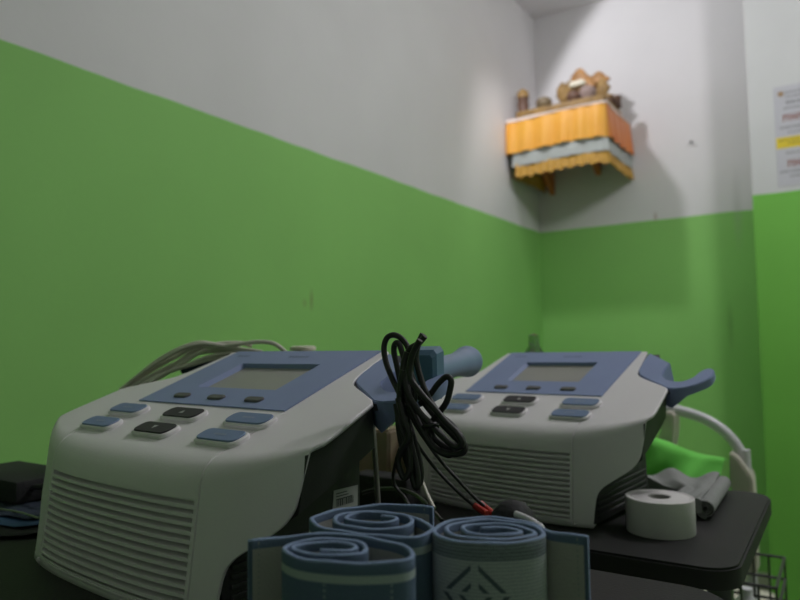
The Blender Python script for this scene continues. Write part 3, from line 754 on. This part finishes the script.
# green towel draped over a bar between the posts: falls forward in folds
tw = []
NU, NV = 40, 24; vs = []; fs = []
TL, TR = atY(655, 426, YBED), atY(730, 451, YBED)
BL2, BR2 = atY(618, 500, YBED), atY(722, 500, YBED)
for lev in (0, 1):
    for j in range(NV + 1):
        for i in range(NU + 1):
            u = i / NU * 1.25 - .25; v = j / NV
            top = TL.lerp(TR, u); bot = BL2.lerp(BR2, u); p = top.lerp(bot, v)
            fold = .010 * sin(u * 9 + v * 2.2) + .012 * sin(u * 4.2 - v * 5 + 1) + .006 * sin(u * 17 + v * 6)
            p.y -= .060 + .05 * v + fold * (.3 + v); p.z += .003 * sin(u * 8) * (1 - v)
            if v < .12: p.y += (.12 - v) * .2; p.z -= (.12 - v) ** 2 * 1.0
            vs.append(p + Vector((0, .003 * lev, 0)))
W = NU + 1; O = W * (NV + 1)
for j in range(NV):
    for i in range(NU):
        a = j * W + i; fs.append((a, a + 1, a + 1 + W, a + W)); a += O; fs.append((a, a + 1, a + 1 + W, a + W))
for i in range(NU):
    for j in (0, NV): a = j * W + i; fs.append((a, a + 1, a + 1 + O, a + O))
for j in range(NV):
    for i in (0, NU): a = j * W + i; fs.append((a, a + W, a + W + O, a + O))
o = mesh('draped_towel', vs, fs, MGRN, None, 70); rebase(o, BL2.lerp(BR2, .5)); tag(o, 'bright green towel hanging in folds over the tubular chair back', 'towel')

# small things under and beside the farther table, at the lower right
zb = EYE - .30
bk = thing('wire_basket', 'wire basket holding odds and ends below the farther table corner', 'basket', atY(765, 596, 1.05))
bi = -Vector(bk.location); b0 = Vector(bk.location)
b0.z = .50
bm = bmesh.new()
vs = []; fs = []
for zz in (0, .03, .06, .09):
    x0, x1, y0, y1 = -.10, .02, -.07, .07
    P = [Vector((x0, y0, zz)), Vector((x1, y0, zz)), Vector((x1, y1, zz)), Vector((x0, y1, zz)), Vector((x0, y0, zz))]
    for a, b in zip(P, P[1:]): tube_data([a, b], .0022, 6, vs, fs)
for k in range(7):
    x = -.10 + .02 * k
    for y in (-.07, .07): tube_data([Vector((x, y, 0)), Vector((x, y, .09))], .0015, 6, vs, fs)
    tube_data([Vector((x, -.07, 0)), Vector((x, .07, 0))], .0015, 6, vs, fs)
base = Vector((0, 0, -.055))
mesh('wire_body', [v + base for v in vs], fs, MLEG, bk, 60)
stand = []; fs = []
tube_data([Vector((-.04, 0, -.057)), Vector((-.04, 0, -b0.z * 0 - Vector(bk.location).z + .01))], .012, 10, stand, fs)
mesh('stand_post', stand, fs, MLEG, bk, 60)
lathe('stand_base', [(.001, 0), (.11, 0), (.11, .008), (.02, .014), (.001, .014)], MLEG, bk, (-.04, 0, -Vector(bk.location).z), 32)
bl_ = Vector(bk.location)
o = lathe('small_bottle', [(.001, 0), (.016, 0), (.017, .01), (.017, .045), (.008, .055), (.008, .065), (.001, .065)], MWM, None, (0, 0, 0), 20); o.location = bl_ + Vector((-.02, -.02, -.052)); tag(o, 'small pale bottle standing in the wire basket', 'bottle')
o = box('gauze_pack', (-.028, -.02, 0), (.028, .02, .04), mat('dull_yellow_card', (.22, .22, .07), .7), None, .003); o.location = bl_ + Vector((-.066, -.03, -.052)); tag(o, 'dull yellow pack lying in the wire basket', 'pack')

# ------------------------------------------------------------------ left clutter: bag and black box
def px_prism(name, pts, Y0, depth, m, parent=None, bev=.004):
    bm = bmesh.new(); f = bm.faces.new([bm.verts.new(p) for p in pts]); r = bmesh.ops.extrude_face_region(bm, geom=[f])
    bmesh.ops.translate(bm, verts=[v for v in r['geom'] if isinstance(v, bmesh.types.BMVert)], vec=(0, depth, 0))
    bmesh.ops.bevel(bm, geom=list(bm.edges), offset=bev, segments=3, affect='EDGES'); return bm_obj(name, bm, m, parent, 40)
YBG = .325
g0 = atZ(10, 560, ZA)
bag = thing('fabric_bag', 'dark folded bag with blue trim lying left of the left device', 'bag', (-.69, .37, ZA))
bi = -Vector(bag.location)
def pillow(name, cx, cy, z0, a, b, h, m, parent, yaw=0, n=28, sq=3.0, loc0=(0, 0, 0)):
    vs = []; fs = []; K = 10
    for q in range(K + 1):
        ph = -pi / 2 + pi * q / K
        for k in range(n):
            t = 2 * pi * k / n; cr, sr = cos(t), sin(t)
            rx = a * math.copysign(abs(cr) ** (2 / sq), cr); ry = b * math.copysign(abs(sr) ** (2 / sq), sr)
            s = max(.02, cos(ph)) ** .45; x, y = rx * s, ry * s
            z = h / 2 * (1 + math.copysign(abs(sin(ph)) ** .8, sin(ph))) + .0015 * sin(x * 120 + y * 90)
            vs.append(Vector((cx + x * cos(yaw) - y * sin(yaw), cy + x * sin(yaw) + y * cos(yaw), z0 + z)) - Vector(loc0))
    for q in range(K):
        for k in range(n): A = q * n + k; B = q * n + (k + 1) % n; fs.append((A, B, B + n, A + n))
    fs.append(tuple(range(n))); fs.append(tuple(K * n + k for k in range(n)))
    return mesh(name, vs, fs, m, parent, 70)
LZ = bag.location
pillow('lower_fold', -.690, .370, ZA + .0004, .118, .092, .0062, MBAG, bag, .05, loc0=LZ)
pillow('blue_trim_band', -.692, .374, ZA + .0062, .114, .080, .0034, MBFAB, bag, .05, loc0=LZ)
pillow('upper_fold', -.696, .380, ZA + .0092, .112, .072, .0044, MFAB, bag, .05, loc0=LZ)
zp = [Vector((-.78 + k * .0195, .3215 + .0015 * sin(k), ZA + .0142 + .0006 * sin(k * .9))) - Vector(LZ) for k in range(11)]
tube('zip', zp, .0009, MZIP, bag, 6, 3)
ab = thing('power_adapter', 'black box-shaped power adapter on top of the dark bag at left edge', 'adapter', (-.700, .382, ZA + .0153))
box('adapter_body', (-.075, -.048, .0), (.050, .020, .021), MBAG, ab, bev=.003)
tube('adapter_cable', [(.047, -.032, .013), (.068, -.030, .016), (.086, -.024, .019), (.096, -.010, .019), (.102, .008, .012), (.103, .028, .006)], .0026, MBAG, ab, 8, 5)

# ------------------------------------------------------------------ small things between and behind the devices
rt = atZ(380, 498, ZA); rt = Vector((-.2965, .42, ZA))
r0 = atY(380, 497, .462); r1 = atY(373, 425, .462)
rod = thing('metal_rod', 'thin upright metal rod on a small round foot beside the left device', 'rod', (r0.x, .462, ZA))
tube('rod_shaft', [Vector((0, 0, .001)), (r1 - Vector((r0.x, .462, ZA))) * .5, r1 - Vector((r0.x, .462, ZA))], .0022, MROD, rod, 10, 2)
lathe('rod_foot', [(.001, 0), (.0065, 0), (.0065, .002), (.003, .005), (.001, .005)], MROD, rod, (0, 0, 0), 20)
o = px_prism('glove_box', [atY(x, y, .66) for x, y in ((336, 430), (389, 430), (389, 482), (336, 482))], .66, .06, MBEI, None, .003)
zmin = min(v.co.z for v in o.data.vertices)
for v in o.data.vertices:
    if v.co.z < zmin + .02: v.co.z += (ZB - zmin) * 1
rebase(o, (sum(v.co.x for v in o.data.vertices) / len(o.data.vertices), .69, ZB)); tag(o, 'blurry beige box standing behind the hanging black leads', 'box')
o = pillow('crumpled_cloth', 0, 0, 0, .045, .020, .03, mat('pale_green_cloth', (.38, .42, .34), .9, var=.1, bump=.6, bscale=120), None); o.location = (-.545, .625, ZB + .0); tag(o, 'pale crumpled cloth lying between the two devices', 'cloth')
p = atY(385, 470, .61)
o = box('plug_adapter', (-.045, -.018, 0), (.030, .012, .036), MBAG, None, .003); o.location = (p.x, .625, ZB); tag(o, 'black plug adapter lying between the two devices', 'adapter')
# dark lens-like object behind the right strap roll
hp = thing('electrode_handle', 'black and white rounded object peeping up behind the knitted strap roll', 'electrode', (atY(513, 520, .335).x, .335, ZA))
pc = atY(512, 507, .335)
pp = Vector(hp.location)
vs_p = [(.0005, -.001), (.011, -.001), (.012, .004), (.0125, pc.z - pp.z - .012), (.011, pc.z - pp.z - .003), (.007, pc.z - pp.z + .002), (.0005, pc.z - pp.z + .004)]
lathe('handle_body', [(r, max(z, 0)) for r, z in vs_p], MBAG, hp, (0, 0, 0), 28)
tube('white_lead', [atY(516, 514, .325) - pp, atY(526, 518, .322) - pp, atY(536, 524, .318) - pp, atY(542, 531, .315) - pp, atY(544, 560, .315) - pp], .0018, MWM, hp, 8, 5)
# pale lid and clear bottle behind
o = lathe('pale_lid', [(.001, -.12), (.012, -.12), (.012, -.004), (.0155, -.004), (.0155, 0), (.012, .0012), (.001, .0015)], MWHT, None, (0, 0, 0), 28)
o.location = atY(303, 347, .615); 
zz = o.location.z
for v in o.data.vertices:
    if v.co.z < -.1: v.co.z = ZB - zz
tag(o, 'round pale lid of a jar just showing over the rear edge of left device', 'jar')
o = lathe('clear_bottle', [(.001, -.15), (.016, -.15), (.017, -.14), (.017, -.02), (.013, .0), (.007, .010), (.007, .024), (.001, .026)], MGLS, None, (0, 0, 0), 28)
o.location = atY(534, 344, .872) + Vector((0, 0, -.012)); zz = o.location.z
for v in o.data.vertices:
    if v.co.z < -.13: v.co.z += ZB + .001 - zz + .15
tag(o, 'blurry clear bottle just showing over the rear edge of right device', 'bottle')
# nail in back wall
pn = atY(692, 143, YB); o = lathe('wall_nail', [(.001, 0), (.003, 0), (.003, .015), (.006, .015), (.006, .018), (.001, .018)], MLEG, None, (0, 0, 0), 12, mtx=Matrix.Rotation(pi / 2, 4, 'X')); o.location = (pn.x, YB, pn.z); tag(o, 'small dark nail in the white back wall right of the shrine', 'nail')

# ------------------------------------------------------------------ shrine shelf
SX0, SX1, SY0, SY1, SZ = XL + .009, -.757, 2.6675, YB, EYE + .954
sh = thing('shrine_shelf', 'wooden wall shelf high in the corner, dressed in orange cloth', 'shelf', ((SX0 + SX1) / 2, YB, SZ))
bi = Vector((-(SX0 + SX1) / 2, -YB, -SZ))
def off(v): return tuple(Vector(v) + bi)
box('board', off((SX0 + .008, SY0 + .008, SZ - .015)), off((SX1 - .008, SY1, SZ)), MWOOD, sh, .003)
for xx in (SX0 + .048, SX1 - .153):
    bm = bmesh.new(); f = bm.faces.new([bm.verts.new(off(v)) for v in ((xx, YB, SZ - .015), (xx, SY0 + .092, SZ - .015), (xx, SY0 + .092, SZ - .038), (xx, YB, SZ - (.262 if xx < -1 else .20)))])
    r = bmesh.ops.extrude_face_region(bm, geom=[f]); bmesh.ops.translate(bm, verts=[v for v in r['geom'] if isinstance(v, bmesh.types.BMVert)], vec=(.023, 0, 0)); bm_obj('bracket', bm, MWOOD, sh)
ac = thing('altar_cloth', 'orange, white and gold fringed cloth hanging around the shrine shelf', 'cloth', ((SX0 + SX1) / 2, YB, SZ))
def skirt(name, z0, z1, outset, m, amp, waves, rag=0.0, th=.003, flare=.015, phase=0.0, inset=0.0):
    # path: along the left end, front, right end
    A = [(SX0 + inset, SY1 - .008), (SX0 + inset, SY0), (SX1, SY0), (SX1, SY1 - .008)]
    path = []
    for a, b, nx, ny, n_ in ((A[0], A[1], -1, 0, 30), (A[1], A[2], 0, -1, 70), (A[2], A[3], 1, 0, 50)):
        for k in range(n_): path.append((a[0] + (b[0] - a[0]) * k / n_, a[1] + (b[1] - a[1]) * k / n_, nx, ny))
    path.append((A[3][0], A[3][1], 1, 0)); vs = []; fs = []; NV = 8; s = 0
    for lev in (0, 1):
        s = 0
        for i, (x, y, nx, ny) in enumerate(path):
            if i: s += sqrt((x - path[i - 1][0]) ** 2 + (y - path[i - 1][1]) ** 2)
            for j in range(NV + 1):
                v = j / NV; w_ = amp * sin(s * waves + phase + .8 * sin(s * 17)) * (.25 + .75 * v)
                of = outset + flare * v + w_ - th * lev
                zz = z0 + (z1 - z0) * v + (rag * (abs(sin(s * 72)) - .5) if j == NV else 0) + .0045 * sin(s * 12) * v
                xx = x + nx * of
                if nx < 0: xx = max(XL + .003 + .002 * (1 - lev), xx)
                # keep corner columns together
                vs.append(Vector((xx, y + ny * of, zz)) + bi)
    W = NV + 1; O = W * len(path)
    for i in range(len(path) - 1):
        for j in range(NV):
            a = i * W + j; fs.append((a, a + 1, a + 1 + W, a + W)); a += O; fs.append((a, a + 1, a + 1 + W, a + W))
        for j in (0, NV): a = i * W + j; fs.append((a, a + W, a + W + O, a + O))
    for i in (0, len(path) - 1):
        for j in range(NV): a = i * W + j; fs.append((a, a + 1, a + 1 + O, a + O))
    return mesh(name, vs, fs, m, ac, 60)
skirt('fringe', SZ - .187, SZ - .249, .008, MFR, .003, 209, .011, flare=.009, inset=.040)['label'] = 'gold fringe'
skirt('white_band', SZ - .077, SZ - .200, .003, MWC, .004, 44, .003, flare=.011, inset=.026)['label'] = 'white satin band'
os_ = skirt('orange_skirt', SZ + .002, SZ - .142, .009, MOR, .006, 84, .003, flare=.012, phase=.5); os_['label'] = 'orange pleated skirt'
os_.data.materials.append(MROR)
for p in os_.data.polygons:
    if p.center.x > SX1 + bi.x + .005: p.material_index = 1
skirt('top_trim', SZ + .006, SZ - .004, .0115, MPINK, .001, 40, .0, th=.0025, flare=.0015)['label'] = 'pale trim along the top edge'
# things on the shrine
def on(x, y): return (x, y, SZ)
RB = .042
o = box('gilded_tray', (-.191, -.042, 0), (.191, .230, RB), MGOLD2, None, .003); o.location = (-.9524, 2.7234, SZ); tag(o, 'long low gilded stand on which the shrine ornaments stand', 'stand')
def post(x, y, h, r, lbl, m1, m2):
    t = thing('carved_post', lbl, 'ornament', (x, y, SZ + RB))
    lathe('post_body', [(.001, 0), (r, 0), (r * 1.05, h * .1), (r * .8, h * .2), (r * .95, h * .4), (r * .85, h * .6), (r, h * .66), (.001, h * .66)], m1, t, seg=16)
    lathe('post_cap', [(.001, h * .66), (r * 1.0, h * .66), (r * .95, h * .85), (r * .5, h * .96), (.001, h)], m2, t, seg=16); return t
px0 = atY(523, 100, 2.754); post(px0.x, 2.754, atY(523, 89, 2.754).z - SZ - RB, .027, 'brown carved post with gold cap at left end of the shrine shelf', MBRN, MGOLD2)
px1 = atY(609, 104, 2.8305); post(px1.x, 2.8305, atY(609, 94, 2.8305).z - SZ - RB, .021, 'brown and gold carved post at right end of the shrine shelf', MBRN, MGOLD2)
px2 = atY(616.5, 104, 2.8764); post(px2.x, 2.8764, atY(616, 95, 2.8764).z - SZ - RB, .021, 'dark carved post at the right rear corner of the shrine shelf', MBRN, MBRN)
pb = atY(544, 103, 2.754)
def dish(lbl, x, y, r, h, m, z=0):
    o = lathe('offering_bowl', [(.001, 0), (r * .5, 0), (r * .55, h * .12), (r * .95, h * .5), (r, h * .8), (r * .8, h), (r * .4, h * 1.12), (.001, h * 1.16)], m, None, (0, 0, 0), 20); o.location = (x, y, SZ + RB + z); tag(o, lbl, 'bowl'); return o
dish('dark round bowl between the left post and the gilded crown ornament', pb.x, 2.754, .035, .058, mat('dark_bronze', (.07, .06, .05), .5, col2=(.28, .2, .09), scale=30))
pb2 = atY(555, 103, 2.785); dish('small brown bowl just right of the dark round bowl on the shrine', pb2.x + .008, 2.8305, .021, .038, MBRN)
pb3 = atY(588, 98, 2.754); dish('mauve-grey bowl in front of the gilded crown ornament', pb3.x, 2.754, .035, .065, mat('mauve_clay', (.30, .22, .20), .7))
pb4 = atY(574, 98, 2.754); dish('dark bowl under the left wing of the gilded crown ornament', pb4.x, 2.754, .031, .058, MBRN)
cr = thing('gilded_ornament', 'carved gilded crown ornament with leaf-shaped peaks on the shrine shelf', 'ornament', (atY(581, 90, 2.861).x, 2.861, SZ + RB)); cr.scale = (.88, .84, .80)
lathe('crown_base', [(.001, 0), (.085, 0), (.09, .02), (.075, .05), (.085, .08), (.07, .10), (.001, .10)], MGOLD2, cr, seg=24)
def leaf(name, x, z, w, h, yy, m):
    bm = bmesh.new(); N = 14; vf = []; vb = []
    for k in range(N):
        a = 2 * pi * k / N; rx = w * (1 + .16 * cos(5 * a)) ; q = Vector((x + rx * cos(a) * (1 - .25 * max(0, sin(a))), yy, z + h * sin(a) * (1 + .25 * max(0, sin(a)) ** 3)))
        vf.append(bm.verts.new(q + Vector((0, -.004, 0)))); vb.append(bm.verts.new(q + Vector((0, .012, 0))))
    cf = bm.verts.new((x, yy - .018, z)); cb_ = bm.verts.new((x, yy + .018, z))
    for k in range(N):
        k2 = (k + 1) % N; bm.faces.new((vf[k], vf[k2], cf)); bm.faces.new((vb[k2], vb[k], cb_)); bm.faces.new((vf[k], vb[k], vb[k2], vf[k2]))
    return bm_obj(name, bm, m, cr, 50)
leaf('crown_leaf', -.005, .190, .050, .050, 0, MGOLD); leaf('crown_leaf', -.095, .140, .034, .046, 0, MGOLD2); leaf('crown_leaf', .085, .165, .050, .040, .01, MGOLD)
leaf('crown_leaf', -.05, .140, .035, .040, -.02, MGOLD2); leaf('crown_leaf', .045, .14, .035, .035, -.02, MGOLD); leaf('crown_leaf', .105, .115, .035, .045, 0, MGOLD2)
leaf('crown_leaf', -.07, .10, .04, .035, -.02, MGOLD2); leaf('crown_leaf', .01, .10, .05, .035, -.03, MGOLD2)
o = pillow('pale_flower', 0, 0, 0, .042, .02, .034, MWHT, cr, sq=2.2); o.location = (-.002, -.05, .130); o['label'] = 'cream flower on the crown front'

# ------------------------------------------------------------------ poster on the pillar
YP = 2.735; pw = .24; ph = .474
po = thing('notice_poster', 'white printed notice with a yellow band on the pillar', 'poster', (-.1688, YP, EYE + .539)); po.scale = (.765, .765, .765)
box('poster_sheet', (0, -.002, 0), (pw, .0001, ph), MPAPER, po)
def bars(name, lst, m, y=-.0026):
    bm = bmesh.new()
    for (x, z, w_, h_) in lst: bbox(bm, (x, y, z), (x + w_, y + .0006, z + h_))
    return bm_obj(name, bm, m, po)
bars('yellow_band', [(0.002, .178, pw - .004, .052)], MYEL)
rnd = random.Random(4)
def words(z, x0, x1, h_): 
    out = []; x = x0
    while x < x1 - .01: w_ = rnd.uniform(.006, .016); out.append((x, z, min(w_, x1 - x), h_)); x += w_ + .004
    return out
for a_ in ((.435, .045, .22, .010), (.415, .05, .22, .008), (.385, .05, .20, .014), (.362, .04, .22, .008), (.270, .02, .22, .010), (.248, .05, .2, .006), (.150, .04, .2, .008), (.062, .012, .22, .009), (.040, .05, .2, .008)):
    bars('printed_line', words(*a_), MPINKT)
bars('printed_lines_on_yellow', words(.213, .012, .22, .006) + words(.196, .05, .2, .006), mat('brown_print', (.30, .22, .03), .7), -.0031)
def letters(x, z, s):            # blurry bold capitals built of strokes
    o_ = []
    for k in range(4):
        xx = x + k * s * .95
        o_ += [(xx, z, s * .2, s), (xx + s * .55, z, s * .2, s), (xx + s * .2, z + s * (.4 if k % 2 else .65), s * .35, s * .2)]
    return o_
bars('bold_print', letters(.035, .305, .032), MRDP); bars('bold_print', letters(.045, .088, .032), MRDP)
lathe('emblem', [(.001, 0), (.012, 0), (.012, .0012), (.001, .0012)], mat('emblem_brown', (.35, .22, .10), .7), po, (.030, -.002, .437), 20, mtx=Matrix.Rotation(pi / 2, 4, 'X'))

# ------------------------------------------------------------------ light
def area(name, loc, sx, sy, power, col, rot=(0, 0, 0)):
    L = bpy.data.lights.new(name, 'AREA'); L.shape = 'RECTANGLE'; L.size = sx; L.size_y = sy; L.energy = power; L.color = col
    o = bpy.data.objects.new(name, L); COL.objects.link(o); o.location = loc; o.rotation_euler = rot; return o
def point(name, loc, r, power, col):
    L = bpy.data.lights.new(name, 'POINT'); L.shadow_soft_size = r; L.energy = power; L.color = col
    o = bpy.data.objects.new(name, L); COL.objects.link(o); o.location = loc; return o
def ceiling_lamp(lbl, x, y, power, col, r=.07, drop=.30):
    t = thing('ceiling_lamp', lbl, 'lamp', (x, y, ZC))
    lathe('ceiling_rose', [(.001, 0), (.05, 0), (.05, -.02), (.02, -.05), (.02, -.09), (.001, -.09)], MWM, t, seg=24)
    tube('cord', [(0, 0, -.08), (0, 0, -drop + r + .02)], .003, MWM, t, 8, 0)
    point('lamp_bulb', (x, y, ZC - drop), r, power, col)
ceiling_lamp('bare ceiling lamp in the middle of the room', .50, 1.45, 29, (1, .965, 1.0), r=.13)
area('fill_light', (1.2, YF + .05, 1.4), 1.6, 2.0, 3.2, (.92, 1, .93), (pi / 2, 0, 0))  # unseen fill added behind the camera to lift the device fronts; no doorway
sp = bpy.data.lights.new('spot_lamp', 'SPOT'); sp.energy = 19; sp.spot_size = math.radians(131); sp.spot_blend = .14; sp.shadow_soft_size = .035; sp.color = (.97, .96, 1)
so = bpy.data.objects.new('spot_lamp', sp); COL.objects.link(so); so.location = (-1.025, 2.165, 2.43)
so.rotation_euler = (Vector((-.15, 2.68, 1.74)) - Vector(so.location)).to_track_quat('-Z', 'Y').to_euler()
w = bpy.data.worlds.new('world'); bpy.context.scene.world = w; w.use_nodes = True
w.node_tree.nodes['Background'].inputs[0].default_value = (.7, .8, .75, 1); w.node_tree.nodes['Background'].inputs[1].default_value = .05
vs_ = bpy.context.scene.view_settings; vs_.view_transform = 'Standard'; vs_.look = 'None'; vs_.gamma = 1; vs_.exposure = 0; vs_.use_curve_mapping = False
